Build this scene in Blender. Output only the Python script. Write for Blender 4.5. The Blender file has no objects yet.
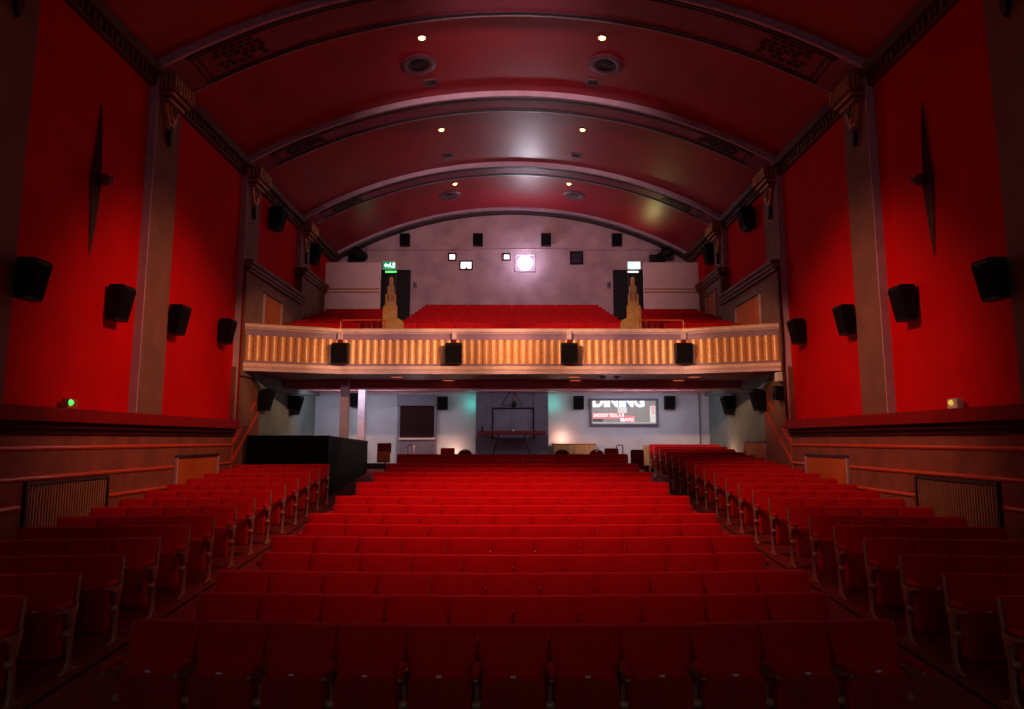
import bpy, bmesh, math, random
from mathutils import Vector, Matrix
random.seed(7)
PI = math.pi
SC = bpy.context.scene
COL = SC.collection
ZO = 2.22            # camera eye height above the front of the stalls floor

# ------------------------------------------------------------------ materials
MATS = {}
def mat(name, col, rough=0.6, metal=0.0, var=0.12, scale=6.0, bump=0.0, bscale=None, emit=None, estr=0.0, sheen=0.0, spec=0.5, col2=None, stretch=None):
    m = bpy.data.materials.new(name); m.use_nodes = True
    nt = m.node_tree; N = nt.nodes; L = nt.links
    b = N['Principled BSDF']
    b.inputs['Roughness'].default_value = rough
    b.inputs['Metallic'].default_value = metal
    b.inputs['Specular IOR Level'].default_value = spec
    if sheen:
        b.inputs['Sheen Weight'].default_value = sheen
        b.inputs['Sheen Roughness'].default_value = 0.4
        b.inputs['Sheen Tint'].default_value = (1, .25, .22, 1)
    tc = N.new('ShaderNodeTexCoord')
    vec = tc.outputs['Object']
    if stretch:
        mp = N.new('ShaderNodeMapping'); mp.inputs['Scale'].default_value = stretch
        L.new(vec, mp.inputs['Vector']); vec = mp.outputs['Vector']
    nz = N.new('ShaderNodeTexNoise'); nz.inputs['Scale'].default_value = scale; nz.inputs['Detail'].default_value = 5
    L.new(vec, nz.inputs['Vector'])
    rp = N.new('ShaderNodeValToRGB')
    c2 = col2 or tuple(max(0, c*(1-2*var)) for c in col)
    c1 = col if col2 else tuple(min(1, c*(1+var)) for c in col)
    rp.color_ramp.elements[0].position = .3; rp.color_ramp.elements[1].position = .7
    rp.color_ramp.elements[0].color = (*c2, 1); rp.color_ramp.elements[1].color = (*c1, 1)
    L.new(nz.outputs['Fac'], rp.inputs['Fac']); L.new(rp.outputs['Color'], b.inputs['Base Color'])
    if bump:
        n2 = N.new('ShaderNodeTexNoise'); n2.inputs['Scale'].default_value = bscale or scale*8; n2.inputs['Detail'].default_value = 3
        L.new(vec, n2.inputs['Vector'])
        bp = N.new('ShaderNodeBump'); bp.inputs['Strength'].default_value = bump; bp.inputs['Distance'].default_value = .02
        L.new(n2.outputs['Fac'], bp.inputs['Height']); L.new(bp.outputs['Normal'], b.inputs['Normal'])
    if emit:
        b.inputs['Emission Color'].default_value = (*emit, 1); b.inputs['Emission Strength'].default_value = estr
    MATS[name] = m
    return m

mat('red_plaster', (.62, .0015, .003), .9, spec=.12, var=.06, scale=1.3, bump=.08, bscale=30)
mat('tan_plaster', (.22, .105, .062), .8, var=.1, scale=2.2, bump=.15, bscale=40)
mat('dado_plaster', (.25, .075, .045), .8, var=.16, scale=3.0, bump=.25, bscale=35)
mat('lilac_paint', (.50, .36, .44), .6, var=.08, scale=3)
mat('ceiling_red', (.40, .010, .026), .46, spec=.28, var=.1, scale=.9, bump=.12, bscale=9)
mat('soffit_plum', (.28, .06, .10), .5, spec=.25, var=.1, scale=1.5, bump=.1, bscale=14)
mat('dark_line', (.03, .015, .02), .5, var=.1)
mat('silver_line', (.45, .36, .42), .35, metal=.3, var=.1)
mat('cornice_brown', (.20, .075, .05), .7, var=.15, scale=5)
mat('bronze_dark', (.07, .028, .018), .5, var=.15, scale=8)
mat('cornice_dark', (.11, .038, .026), .7, var=.15, scale=5)
mat('gold', (.56, .25, .07), .42, metal=.25, var=.14, scale=9, bump=.2, bscale=60)
def gold_crackle():
    m = mat('gold_crackle', (.80, .45, .17), .4, metal=.15, var=.1)
    nt = m.node_tree; N = nt.nodes; L = nt.links; b = N['Principled BSDF']
    v = N.new('ShaderNodeTexVoronoi'); v.feature = 'DISTANCE_TO_EDGE'; v.inputs['Scale'].default_value = 24
    tc = N.new('ShaderNodeTexCoord'); L.new(tc.outputs['Object'], v.inputs['Vector'])
    r = N.new('ShaderNodeValToRGB'); r.color_ramp.elements[0].position = .0; r.color_ramp.elements[1].position = .12
    r.color_ramp.elements[0].color = (.58, .24, .07, 1); r.color_ramp.elements[1].color = (.90, .54, .26, 1)
    L.new(v.outputs['Distance'], r.inputs['Fac']); L.new(r.outputs['Color'], b.inputs['Base Color'])
gold_crackle()
mat('gold_board', (.46, .25, .06), .55, var=.12, scale=8)
mat('cream_gold', (.86, .60, .52), .5, var=.08, scale=6)
mat('pale_pink', (.70, .52, .58), .6, var=.06, scale=4)
mat('purple_band', (.34, .20, .30), .55, var=.08, scale=5)
mat('orange_paint', (.56, .075, .018), .4, var=.08, scale=8)
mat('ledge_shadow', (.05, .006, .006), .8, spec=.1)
mat('red_ledge', (.26, .003, .003), .7, spec=.15, var=.1, scale=5)
mat('panel_wood', (.50, .12, .024), .6, spec=.12, var=.12, scale=3, stretch=(1, 1, .2))
mat('pale_wood', (.55, .30, .12), .5, var=.15, scale=4, stretch=(3, 3, .3))
mat('grille_tan', (.30, .14, .07), .6, var=.1, scale=6)
mat('back_plaster', (.54, .38, .41), .8, var=.12, scale=1.6, bump=.3, bscale=18)
mat('white_plaster', (.56, .56, .62), .75, var=.06, scale=1.4, bump=.1, bscale=20)
mat('green_grey', (.19, .24, .23), .8, var=.1, scale=2)
mat('partition_white', (.86, .62, .60), .6, var=.04, scale=2)
mat('slate', (.17, .14, .19), .6, var=.1, scale=3)
mat('slate_light', (.21, .18, .24), .6, var=.08, scale=3)
mat('black_board', (.007, .004, .005), .6, spec=.1, var=.2, scale=3)
mat('black_cabinet', (.005, .0045, .006), .5, spec=.2, var=.2, scale=12)
mat('black_mesh', (.006, .005, .007), .8, spec=.1, var=.3, scale=90)
mat('black_metal', (.02, .02, .022), .4, metal=.6)
mat('door_dark', (.010, .006, .011), .5, spec=.2, var=.1, scale=4)
mat('shutter_brown', (.035, .010, .010), .7, spec=.1, var=.1, scale=3)
mat('soffit_red', (.30, .07, .09), .5, var=.1, scale=2)
mat('beam_rose', (.55, .18, .21), .5, var=.1, scale=2)
mat('carpet', (.17, .006, .008), .95, var=.25, scale=14, bump=.5, bscale=200, sheen=.15)
mat('carpet_edge', (.015, .004, .005), .8)
mat('plush', (.50, .006, .010), .9, var=.06, scale=9, bump=.15, bscale=220, sheen=.30, spec=.1)
mat('plush_dark', (.16, .004, .010), .9, var=.08, scale=9, sheen=.2, spec=.2)
mat('seat_ply', (.34, .022, .010), .6, spec=.1, var=.10, scale=4, stretch=(2, 2, .6))
mat('tag_white', (.80, .76, .74), .4, var=.03)
mat('standard_metal', (.42, .25, .16), .42, metal=.25, var=.15, scale=20)
mat('chrome', (.7, .66, .64), .2, metal=1, var=.03)
mat('vent_grey', (.15, .065, .09), .5, var=.08)
mat('vent_dark', (.022, .010, .014), .7)
mat('white_plastic', (.72, .68, .68), .4, var=.03)
mat('lamp_amber', (1, .5, .2), .3, emit=(1, .46, .13), estr=14)
mat('soffit_amber', (1, .4, .15), .3, emit=(1, .18, .05), estr=.6)
mat('lens_white', (1, 1, 1), .1, emit=(.95, .90, 1), estr=60)
mat('port_white', (1, 1, 1), .1, emit=(1, .95, .93), estr=1.3)
mat('port_bright', (.04, .035, .05), .3, emit=(.62, .50, .80), estr=.75)
mat('port_dark', (.035, .035, .075), .15, var=.05)
mat('exit_green', (.0, .30, .10), .4, emit=(.0, .50, .20), estr=.5)
mat('exit_pale', (.5, .9, .7), .4, emit=(.62, 1, .82), estr=1.0)
mat('exit_white', (.9, 1, .95), .4, emit=(.8, 1, .9), estr=1.3)
mat('glow_green', (.3, 1, .5), .3, emit=(.05, 1, .12), estr=1.6)
mat('glow_yellow', (.8, .8, .2), .3, emit=(.8, .62, .08), estr=.7)
mat('screen_grey', (.2, .2, .2), .4, emit=(.30, .26, .23), estr=.62, var=.1)
mat('screen_pale', (.4, .4, .4), .4, emit=(.62, .60, .58), estr=.9, var=.1)
mat('screen_red', (.5, .1, .1), .4, emit=(.80, .20, .22), estr=.9)
mat('screen_white', (.9, .9, .9), .4, emit=(1, .97, 1), estr=1.1)
mat('screen_cyan', (.3, .7, .7), .4, emit=(.35, .85, .88), estr=1.0)
mat('screen_dark', (.05, .05, .05), .4, emit=(.06, .05, .06), estr=.6)
mat('screen_blue', (.1, .1, .4), .4, emit=(.08, .10, .42), estr=1.0)

def glaze(n, w, r):
    b = MATS[n].node_tree.nodes['Principled BSDF']
    b.inputs['Coat Weight'].default_value = w; b.inputs['Coat Roughness'].default_value = r
glaze('ceiling_red', .30, .30)
# ------------------------------------------------------------------ mesh building
class B:
    def __init__(s): s.bm = bmesh.new()
    def box(s, lo, hi, bev=0.0, M=None, seg=2):
        lo = Vector(lo); hi = Vector(hi); c = (lo+hi)/2; d = hi-lo
        r = bmesh.ops.create_cube(s.bm, size=1)
        vs = r['verts']
        for v in vs: v.co = Vector((v.co.x*d.x, v.co.y*d.y, v.co.z*d.z)) + c
        if bev:
            es = list({e for v in vs for e in v.link_edges})
            rr = bmesh.ops.bevel(s.bm, geom=es, offset=bev, segments=seg, affect='EDGES', profile=.5)
            vs = list({v for f in rr['faces'] for v in f.verts} | {v for v in vs if v.is_valid})
        if M is not None: bmesh.ops.transform(s.bm, matrix=M, verts=vs)
        return s
    def prism(s, pts, axis, a, b, M=None, bev=0.0):
        """closed outline extruded along axis: x -> pts are (y,z); y -> (x,z); z -> (x,y)"""
        def P(p, t):
            return Vector((t, p[0], p[1])) if axis == 'x' else Vector((p[0], t, p[1])) if axis == 'y' else Vector((p[0], p[1], t))
        A = [s.bm.verts.new(P(p, a)) for p in pts]; Bv = [s.bm.verts.new(P(p, b)) for p in pts]
        n = len(pts); fs = [s.bm.faces.new(A), s.bm.faces.new(Bv[::-1])]
        for i in range(n): fs.append(s.bm.faces.new((A[i], Bv[i], Bv[(i+1) % n], A[(i+1) % n])))
        bmesh.ops.recalc_face_normals(s.bm, faces=fs)
        vs = A+Bv
        if bev:
            es = [e for e in set(fs[0].edges) | set(fs[1].edges)]
            rr = bmesh.ops.bevel(s.bm, geom=es, offset=bev, segments=2, affect='EDGES', profile=.5)
            vs = list({v for f in rr['faces'] for v in f.verts} | {v for v in vs if v.is_valid})
        if M is not None: bmesh.ops.transform(s.bm, matrix=M, verts=vs)
        return s
    def tube(s, path, r, n=8, caps=True):
        path = [Vector(p) for p in path]; rings = []
        for i, p in enumerate(path):
            d = (path[min(i+1, len(path)-1)] - path[max(i-1, 0)]).normalized()
            up = Vector((0, 0, 1)) if abs(d.z) < .9 else Vector((1, 0, 0))
            a = d.cross(up).normalized(); b = d.cross(a).normalized()
            rr = r[i] if isinstance(r, (list, tuple)) else r
            rings.append([s.bm.verts.new(p + a*math.cos(2*PI*k/n)*rr + b*math.sin(2*PI*k/n)*rr) for k in range(n)])
        fs = []
        for i in range(len(rings)-1):
            for k in range(n):
                fs.append(s.bm.faces.new((rings[i][k], rings[i][(k+1) % n], rings[i+1][(k+1) % n], rings[i+1][k])))
        if caps:
            fs.append(s.bm.faces.new(rings[0][::-1])); fs.append(s.bm.faces.new(rings[-1]))
        bmesh.ops.recalc_face_normals(s.bm, faces=fs)
        return s
    def lathe(s, prof, M=None, n=24):
        """profile of (r,z) turned about z; closed where r=0"""
        rings = []
        for r, z in prof:
            if r < 1e-6: rings.append([s.bm.verts.new((0, 0, z))])
            else: rings.append([s.bm.verts.new((r*math.cos(2*PI*k/n), r*math.sin(2*PI*k/n), z)) for k in range(n)])
        fs = []
        for i in range(len(rings)-1):
            A, C = rings[i], rings[i+1]
            for k in range(n):
                k2 = (k+1) % n
                q = [A[k % len(A)], A[k2 % len(A)], C[k2 % len(C)], C[k % len(C)]]
                u = []
                for v in q:
                    if v not in u: u.append(v)
                if len(u) >= 3: fs.append(s.bm.faces.new(u))
        bmesh.ops.recalc_face_normals(s.bm, faces=fs)
        if M is not None: bmesh.ops.transform(s.bm, matrix=M, verts=[v for r in rings for v in r])
        return s
    def loft(s, rings, closed=True, caps=True):
        R = [[s.bm.verts.new(p) for p in r] for r in rings]; n = len(R[0]); fs = []
        for i in range(len(R)-1):
            for k in range(n if closed else n-1):
                k2 = (k+1) % n
                fs.append(s.bm.faces.new((R[i][k], R[i][k2], R[i+1][k2], R[i+1][k])))
        if caps and closed:
            fs.append(s.bm.faces.new(R[0][::-1])); fs.append(s.bm.faces.new(R[-1]))
        bmesh.ops.recalc_face_normals(s.bm, faces=fs)
        return s
    def mesh(s, name, m, smooth=False):
        me = bpy.data.meshes.new(name); s.bm.to_mesh(me); s.bm.free()
        me.materials.append(MATS[m])
        if smooth:
            me.polygons.foreach_set('use_smooth', [True]*len(me.polygons))
            try: me.set_sharp_from_angle(angle=math.radians(38))
            except Exception: pass
        return me
    def build(s, name, m, parent=None, smooth=False, loc=None):
        o = bpy.data.objects.new(name, s.mesh(name, m, smooth)); COL.objects.link(o)
        if parent is not None: o.parent = parent
        if loc is not None: o.location = loc
        return o

def box(lo, hi, bev=0, M=None): return B().box(lo, hi, bev, M)
def tag(o, label=None, cat=None, group=None, kind=None):
    if label: o['label'] = label
    if cat: o['category'] = cat
    if group: o['group'] = group
    if kind: o['kind'] = kind
    return o
def empty(name, loc, rz=0, label=None, cat=None, group=None, kind=None):
    o = bpy.data.objects.new(name, None); COL.objects.link(o); o.empty_display_size = .1
    o.location = loc; o.rotation_euler = (0, 0, rz)
    return tag(o, label, cat, group, kind)
def struct(o): o['kind'] = 'structure'; return o
def children(o): return list(o.children)
def copy_tree(o, parent=None):
    c = o.copy(); COL.objects.link(c)
    if parent is not None: c.parent = parent
    for ch in children(o): copy_tree(ch, c)
    return c
def text_mesh(txt, size, xsc=1.0):
    cu = bpy.data.curves.new('lettering', 'FONT'); cu.body = txt; cu.size = size; cu.extrude = .002; cu.offset = size*(.035 if size > .3 else .015)
    o = bpy.data.objects.new('lettering', cu); COL.objects.link(o)
    bpy.context.view_layer.update()
    me = bpy.data.meshes.new_from_object(o.evaluated_get(bpy.context.evaluated_depsgraph_get()))
    COL.objects.unlink(o); bpy.data.objects.remove(o)
    bm = bmesh.new(); bm.from_mesh(me); bpy.data.meshes.remove(me)
    xs = [v.co.x for v in bm.verts]; mx = (min(xs)+max(xs))/2
    for v in bm.verts: v.co = Vector(((v.co.x-mx)*xsc, -v.co.z, v.co.y))
    return bm

SIDES = {-1: 'booth', 1: 'sign'}
SIDE_NAME = {-1: 'left', 1: 'right'}
# ------------------------------------------------------------------ setting: floor
ROWS = [(5.22, -1.37), (5.95, -1.325), (6.68, -1.28), (7.41, -1.23), (8.14, -1.155), (8.87, -1.10), (9.60, -1.05), (10.33, -.99),
        (11.06, -.93), (11.79, -.865), (12.52, -.80), (13.25, -.74), (13.98, -.68), (14.71, -.62), (15.44, -.56), (16.17, -.51),
        (16.90, -.46), (17.63, -.40), (18.36, -.33), (19.09, -.26), (19.82, -.20), (20.55, -.15)]
FLOOR = [(1.0, -2.30)] + [(y, z-.88) for y, z in ROWS] + [(22.4, -.96)]
def floor_z(y):
    for (a, za), (b, zb) in zip(FLOOR, FLOOR[1:]):
        if y <= b: return za + (zb-za)*(y-a)/(b-a)
    return FLOOR[-1][1]
prof = FLOOR + [(22.4, -1.3), (1.0, -2.7)]
f = B().prism(prof, 'x', -6.75, 6.75).build('floor', 'carpet'); struct(f)
for n, s in enumerate((-1, 1)):
    p = [(y, z+.008) for y, z in FLOOR[:-1]] + [(y, z-.01) for y, z in FLOOR[:-1]][::-1]
    struct(B().prism(p, 'x', s*4.02-.022, s*4.02+.022).build('trim_%d' % (n+1), 'carpet_edge'))

# ------------------------------------------------------------------ setting: side walls
PILS = [7.68, 11.58, 15.78, 20.05]      # front edge of each pilaster pair
PW = .85
for s in (-1, 1):
    nm = SIDE_NAME[s]
    w = B()
    X0, X1 = sorted((s*6.62, s*6.95))
    w.box((X0, 1.0, .25), (X1, 24.6, 7.05))
    wall = struct(w.build('wall_%s' % nm, 'red_plaster'))
    # stalls dado below the ledge
    X0, X1 = sorted((s*6.50, s*6.95))
    d = box((X0, 1.0, -2.6), (X1, 15.70, .26)).build('dado', 'dado_plaster', wall)
    # wall under the balcony
    box(tuple([min(s*6.52, s*6.95), 15.70, -2.0]), (max(s*6.52, s*6.95), 17.35, 1.7)).build('raked_dado', 'dado_plaster', wall)
    box((min(s*6.52, s*6.95), 17.35, -2.0), (max(s*6.52, s*6.95), 22.5, 1.7)).build('rear_dado', 'green_grey', wall)
    # ledge: two steps
    b = B()
    b.box((min(s*6.36, s*6.9), 1.0, .24), (max(s*6.36, s*6.9), 15.72, .44), .012)
    b.build('ledge', 'red_ledge', wall)
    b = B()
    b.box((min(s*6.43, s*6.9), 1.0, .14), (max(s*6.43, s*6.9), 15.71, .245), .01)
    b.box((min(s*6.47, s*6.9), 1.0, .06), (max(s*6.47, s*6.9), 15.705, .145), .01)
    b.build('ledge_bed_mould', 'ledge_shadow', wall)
    # red bead at the corner where the lower wall steps
    b = B(); b.tube([(s*6.50, 15.71, -1.5), (s*6.50, 15.71, .06)], .022); b.build('corner_bead', 'orange_paint', wall, True)
    b = B(); b.box((min(s*6.44, s*6.476), 15.765, .44), (max(s*6.44, s*6.476), 15.81, 4.05), .006); b.build('corner_strip', 'red_ledge', wall)
    # dado rails : horizontal beads that break at the panels, then rake up beyond the corner
    def rail(path):
        B().tube(path, .034, 8).build('dado_rail', 'orange_paint', wall, True)
    x = s*6.50
    rail([(x, 1.0, -.11), (x, 15.70, -.13)])
    rail([(x, 1.0, -.52), (x, 13.02, -.53)]); rail([(x, 14.98, -.54), (x, 15.70, -.54)])
    rail([(x, 1.0, -.90), (x, 9.02, -.90)]); rail([(x, 10.95, -.90), (x, 13.0, -.90)])
    rail([(x*1.002, 15.70, -.13), (x*1.002, 17.0, .92)]); rail([(x*1.002, 15.70, -.54), (x*1.002, 17.25, .70)])
    # balcony dado with capping, stepping up towards the back
    b = B()
    b.box((min(s*6.40, s*6.95), 15.80, 1.5), (max(s*6.40, s*6.95), 20.0, 4.2))
    b.box((min(s*6.40, s*6.95), 20.0, 1.5), (max(s*6.40, s*6.95), 24.5, 5.1))
    b.build('balcony_dado', 'tan_plaster', wall)
    b = B()
    for (y0, y1, z) in ((15.78, 20.02, 4.16), (19.98, 24.5, 5.06)):
        b.box((min(s*6.26, s*6.9), y0, z+.06), (max(s*6.26, s*6.9), y1, z+.16), .012)
        b.box((min(s*6.30, s*6.9), y0+.01, z-.04), (max(s*6.30, s*6.9), y1, z+.065), .012)
        b.box((min(s*6.34, s*6.9), y0+.02, z-.12), (max(s*6.34, s*6.9), y1, z-.035), .012)
    b.build('balcony_capping', 'cornice_brown', wall)
    # cornice with dentils under the vault
    b = B()
    b.box((min(s*6.40, s*6.9), 1.0, 6.62), (max(s*6.40, s*6.9), 24.4, 6.80), .02)
    b.box((min(s*6.52, s*6.9), 1.0, 6.42), (max(s*6.52, s*6.9), 24.4, 6.62), .02)
    y = 1.1
    while y < 24.3:
        b.box((min(s*6.485, s*6.6), y, 6.46), (max(s*6.485, s*6.6), y+.07, 6.61)); y += .15
    b.build('cornice', 'cornice_dark', wall)

# pilasters with their capitals
place = ['nearest the stage', 'second from the stage', 'at the balcony front', 'at the rear of the balcony']
for s in (-1, 1):
    for i, y in enumerate(PILS):
        z0 = .30 if i < 2 else (.30 if i == 2 else 5.0)
        r = empty('pilaster', (s*6.6, y, z0), 0, 'tan pilaster with gilded capital on %s-side wall, %s' % (SIDES[s], place[i]), 'pilaster', 'wall pilasters', 'structure')
        def sq(bb):
            for v in bb.bm.verts:
                v.co.z = 6.70 + (v.co.z-6.88)*.78
                v.co.x = s*(6.49 - (6.46-abs(v.co.x))*.72)
            return bb
        def part(bb, name, m, sm=False, par=None):
            o = bb.build(name, m, par or r, sm)
            if par is None: o.location = (-s*6.6, -y, -z0)
            return o
        part(box((min(s*6.48, s*6.64), y+.012, z0), (max(s*6.48, s*6.64), y+PW, 6.82)), 'shaft', 'tan_plaster')
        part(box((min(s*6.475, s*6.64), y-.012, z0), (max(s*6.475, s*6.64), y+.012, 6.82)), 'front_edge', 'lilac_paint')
        # capital
        b = B()
        yc = y+PW/2
        b.box((min(s*6.08, s*6.5), y+.03, 6.50), (max(s*6.08, s*6.5), y+PW-.03, 6.88), .01)
        b.box((min(s*6.16, s*6.5), y+.10, 6.38), (max(s*6.16, s*6.5), y+PW-.10, 6.50), .01)
        b.box((min(s*6.26, s*6.5), y+.17, 6.26), (max(s*6.26, s*6.5), y+PW-.17, 6.38), .01)
        cap = part(sq(b), 'capital', 'cornice_brown')
        b = B()
        for k in range(8):
            yy = y+.04+k*.100
            b.box((min(s*6.05, s*6.12), yy, 6.53), (max(s*6.05, s*6.12), yy+.058, 6.85), .008)
        for k in range(3):
            xx = 6.13+k*.12
            b.box((min(s*xx, s*(xx+.055)), y+.005, 6.53), (max(s*xx, s*(xx+.055)), y+.05, 6.85), .008)
        b.box((min(s*6.13, s*6.18), y+.09, 6.41), (max(s*6.13, s*6.18), y+PW-.09, 6.47), .008)
        b.box((min(s*6.14, s*6.46), y+.085, 6.41), (max(s*6.14, s*6.46), y+.11, 6.47), .008)
        b.box((min(s*6.23, s*6.28), y+.16, 6.29), (max(s*6.23, s*6.28), y+PW-.16, 6.35), .008)
        b.box((min(s*6.24, s*6.46), y+.155, 6.29), (max(s*6.24, s*6.46), y+.18, 6.35), .008)
        o = sq(b).build('fluting', 'gold', cap)
        b = B()
        b.prism([(yc-.25, 6.27), (yc+.25, 6.27), (yc+.20, 6.05), (yc+.10, 5.78), (yc, 5.58), (yc-.10, 5.78), (yc-.20, 6.05)], 'x', *sorted((s*6.36, s*6.46)))
        b.prism([(yc-.13, 6.27), (yc+.13, 6.27), (yc+.05, 5.95), (yc, 5.85), (yc-.05, 5.95)], 'x', *sorted((s*6.30, s*6.40)))
        part(sq(b), 'leaf_drop', 'gold')
        b = B()
        b.prism([(yc-.045, 5.78), (yc+.045, 5.78), (yc+.06, 5.45), (yc, 5.28), (yc-.06, 5.45)], 'x', *sorted((s*6.34, s*6.46)))
        b.prism([(yc-.10, 6.26), (yc+.10, 6.26), (yc, 5.98)], 'x', *sorted((s*6.27, s*6.32)))
        part(sq(b), 'pendant', 'dark_line')

# ------------------------------------------------------------------ setting: vaulted ceiling and ribs
ZC = -4.42
def arc(R, xm, n=48):
    a = math.asin(xm/R)
    return [(R*math.sin(-a+2*a*k/n), ZC+R*math.cos(-a+2*a*k/n)) for k in range(n+1)]
def arch(R0, R1, y0, y1, xm=6.62):
    p = arc(R0, xm) + arc(R1, xm)[::-1]
    return B().prism(p, 'y', y0, y1)
c = arch(13.0, 13.3, 1.0, 24.6, 6.9).build('ceiling', 'ceiling_red', None, True); struct(c)
RIBS = [(11.5, 12.5), (15.72, 16.46), (20.0, 20.72)]
for i, (y0, y1) in enumerate(RIBS):
    rib = struct(arch(12.88, 13.05, y0+.02, y1).build('ceiling_rib', 'soffit_plum', None, True))
    rib['label'] = 'plum arched ceiling rib with dark fretwork ends, %s' % ['nearest the stage', 'above the balcony front', 'above the balcony seats'][i]
    rib['category'] = 'ceiling rib'; rib['group'] = 'arched ceiling ribs'
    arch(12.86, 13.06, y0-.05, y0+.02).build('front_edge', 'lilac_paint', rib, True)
    arch(12.86, 13.06, y1, y1+.03).build('back_edge', 'silver_line', rib, True)
    b = B()
    for (ya, yb) in ((y0+.06, y0+.11), (y0+.145, y0+.165), (y1-.11, y1-.07), (y1-.04, y1-.02)):
        p = arc(12.862, 6.0) + arc(12.90, 6.0)[::-1]
        b.prism(p, 'y', ya, yb)
    for s in (-1, 1):
        for xx in (5.96, 5.86):
            a = math.asin(xx/12.87)
            M = Matrix.Translation((s*xx, 0, ZC+12.87*math.cos(a))) @ Matrix.Rotation(s*a, 4, 'Y')
            b.box((-.02, y0+.06, -.012), (.02, y1-.02, .02), 0, M)
    b.build('inset_border', 'dark_line', rib, True)
    for s in (-1, 1):
        b = B()
        for r in range(5):
            for q in range(6):
                xx = 4.80 + q*.148 + (.05 if r % 2 else 0)
                a = math.asin(xx/12.87)
                M = Matrix.Translation((s*xx, 0, ZC+12.865*math.cos(a))) @ Matrix.Rotation(s*a, 4, 'Y')
                ya = y0+.22+r*(y1-y0-.40)/5
                if (q+r*2) % 9 != 0:
                    b.box((-.06, ya, -.014), (.06, ya+.055, .02), 0, M)
        b.build('fret_pattern', 'dark_line', rib)
bk = struct(arch(12.91, 13.05, 24.05, 24.2, 6.62).build('ceiling_rib', 'lilac_paint', None, True))
tag(bk, 'lilac arched moulding against the balcony back wall', 'ceiling rib')
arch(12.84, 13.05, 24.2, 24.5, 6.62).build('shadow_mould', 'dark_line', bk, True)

# ------------------------------------------------------------------ setting: back walls
wb = B()
wb.prism([(-6.9, 1.55), (6.9, 1.55)] + [(x, z) for x, z in arc(13.05, 6.9)][::-1], 'y', 24.5, 24.8)
wall_back = struct(wb.build('wall_back', 'back_plaster'))
B().tube([(-5.6, 24.47, 7.07), (5.6, 24.47, 7.07)], .03).build('conduit', 'back_plaster', wall_back, True)
wr = struct(box((-6.9, 22.25, -1.3), (6.9, 22.5, 1.62)).build('wall_rear', 'white_plaster'))
box((6.18, 22.2, -1.0), (6.22, 22.26, 1.6)).build('wall_joint', 'slate_light', wr)
box((-6.5, 22.2, 1.46), (6.5, 22.26, 1.56), .01).build('picture_rail', 'pale_pink', wr)
struct(box((-6.5, 22.21, -.99), (6.5, 22.26, -.78)).build('baseboard_back', 'black_board'))

# balcony door openings in the back wall
for n, (xa, xb) in enumerate(((-4.89, -3.79), (3.77, 4.90))):
    d = struct(empty('door_%d' % (n+1), ((xa+xb)/2, 24.5, 3.95), 0))
    d['label'] = 'dark double door behind the balcony gangway on the %s side' % SIDES[(-1, 1)[n]]; d['category'] = 'door'
    h = (xb-xa)/2
    for k, (a, b_) in enumerate(((-h+.05, -.008), (.008, h-.05))):
        leaf = box((a, -.06, 0), (b_, -.02, 2.27), .006).build('leaf', 'door_dark', d)
        B().tube([((a if k else b_)+(.05 if k else -.05), -.085, .95), ((a if k else b_)+(.05 if k else -.05), -.085, 1.25)], .014).build('pull_handle', 'black_metal', leaf, True)
    b = B(); b.box((-h, -.09, 0), (-h+.05, .0, 2.32)); b.box((h-.05, -.09, 0), (h, .0, 2.32)); b.box((-h+.05, -.09, 2.27), (h-.05, 0, 2.32))
    b.build('frame', 'door_dark', d)
# stair enclosures either side of the doors
for s in (-1, 1):
    xa, xb = sorted((s*4.52, s*6.40))
    pt = struct(B().box((xa, 22.45, 3.3), (xb, 22.62, 6.03), .015).build('partition', 'partition_white'))
    tag(pt, 'pale partition with twin gold bands at the balcony rear, %s side' % SIDES[s], 'partition', 'balcony stair partitions')
    b = B()
    for z in (4.96, 5.07): b.box((xa-.01, 22.43, z), (xb, 22.46, z+.045), .006)
    b.build('band', 'gold', pt)

# ------------------------------------------------------------------ balcony
slab = B()
plan = [(-6.5, 15.98), (-4.32, 16.86), (4.32, 16.86), (6.5, 15.98), (6.5, 22.3), (-6.5, 22.3)]
slab.prism(plan, 'z', 1.62, 1.80)
sl = struct(slab.build('balcony_slab', 'soffit_red'))
tag(sl, 'dark red balcony floor and soffit above the rear stalls', 'balcony')
BROWS = [(18.0+.82*j, 3.15+.240*j) for j in range(8)]
st = [(17.0, 1.79), (17.0, 2.24), (17.58, 2.24)]
for y, z in BROWS:
    st += [(y-.42, z-.88), (y+.40, z-.88)]
st += [(24.5, st[-1][1]), (24.5, 1.79)]
B().prism(st, 'x', -6.45, 6.45).build('stepped_floor', 'carpet', sl)
b = B(); b.box((-6.5, 18.7, 1.40), (6.5, 19.15, 1.63), .02); b.build('cross_beam', 'beam_rose', sl)
b = B(); b.box((-6.5, 20.9, 1.49), (6.5, 21.3, 1.63), .02); b.build('rear_beam', 'beam_rose', sl)
for s in (-1, 1):
    p = [(16.4, 1.63), (22.2, 1.63), (22.2, 1.42), (19.0, 1.30), (17.2, 1.20)]
    B().prism(p, 'x', *sorted((s*6.38, s*6.52))).build('side_beam', 'green_grey', sl)

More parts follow.
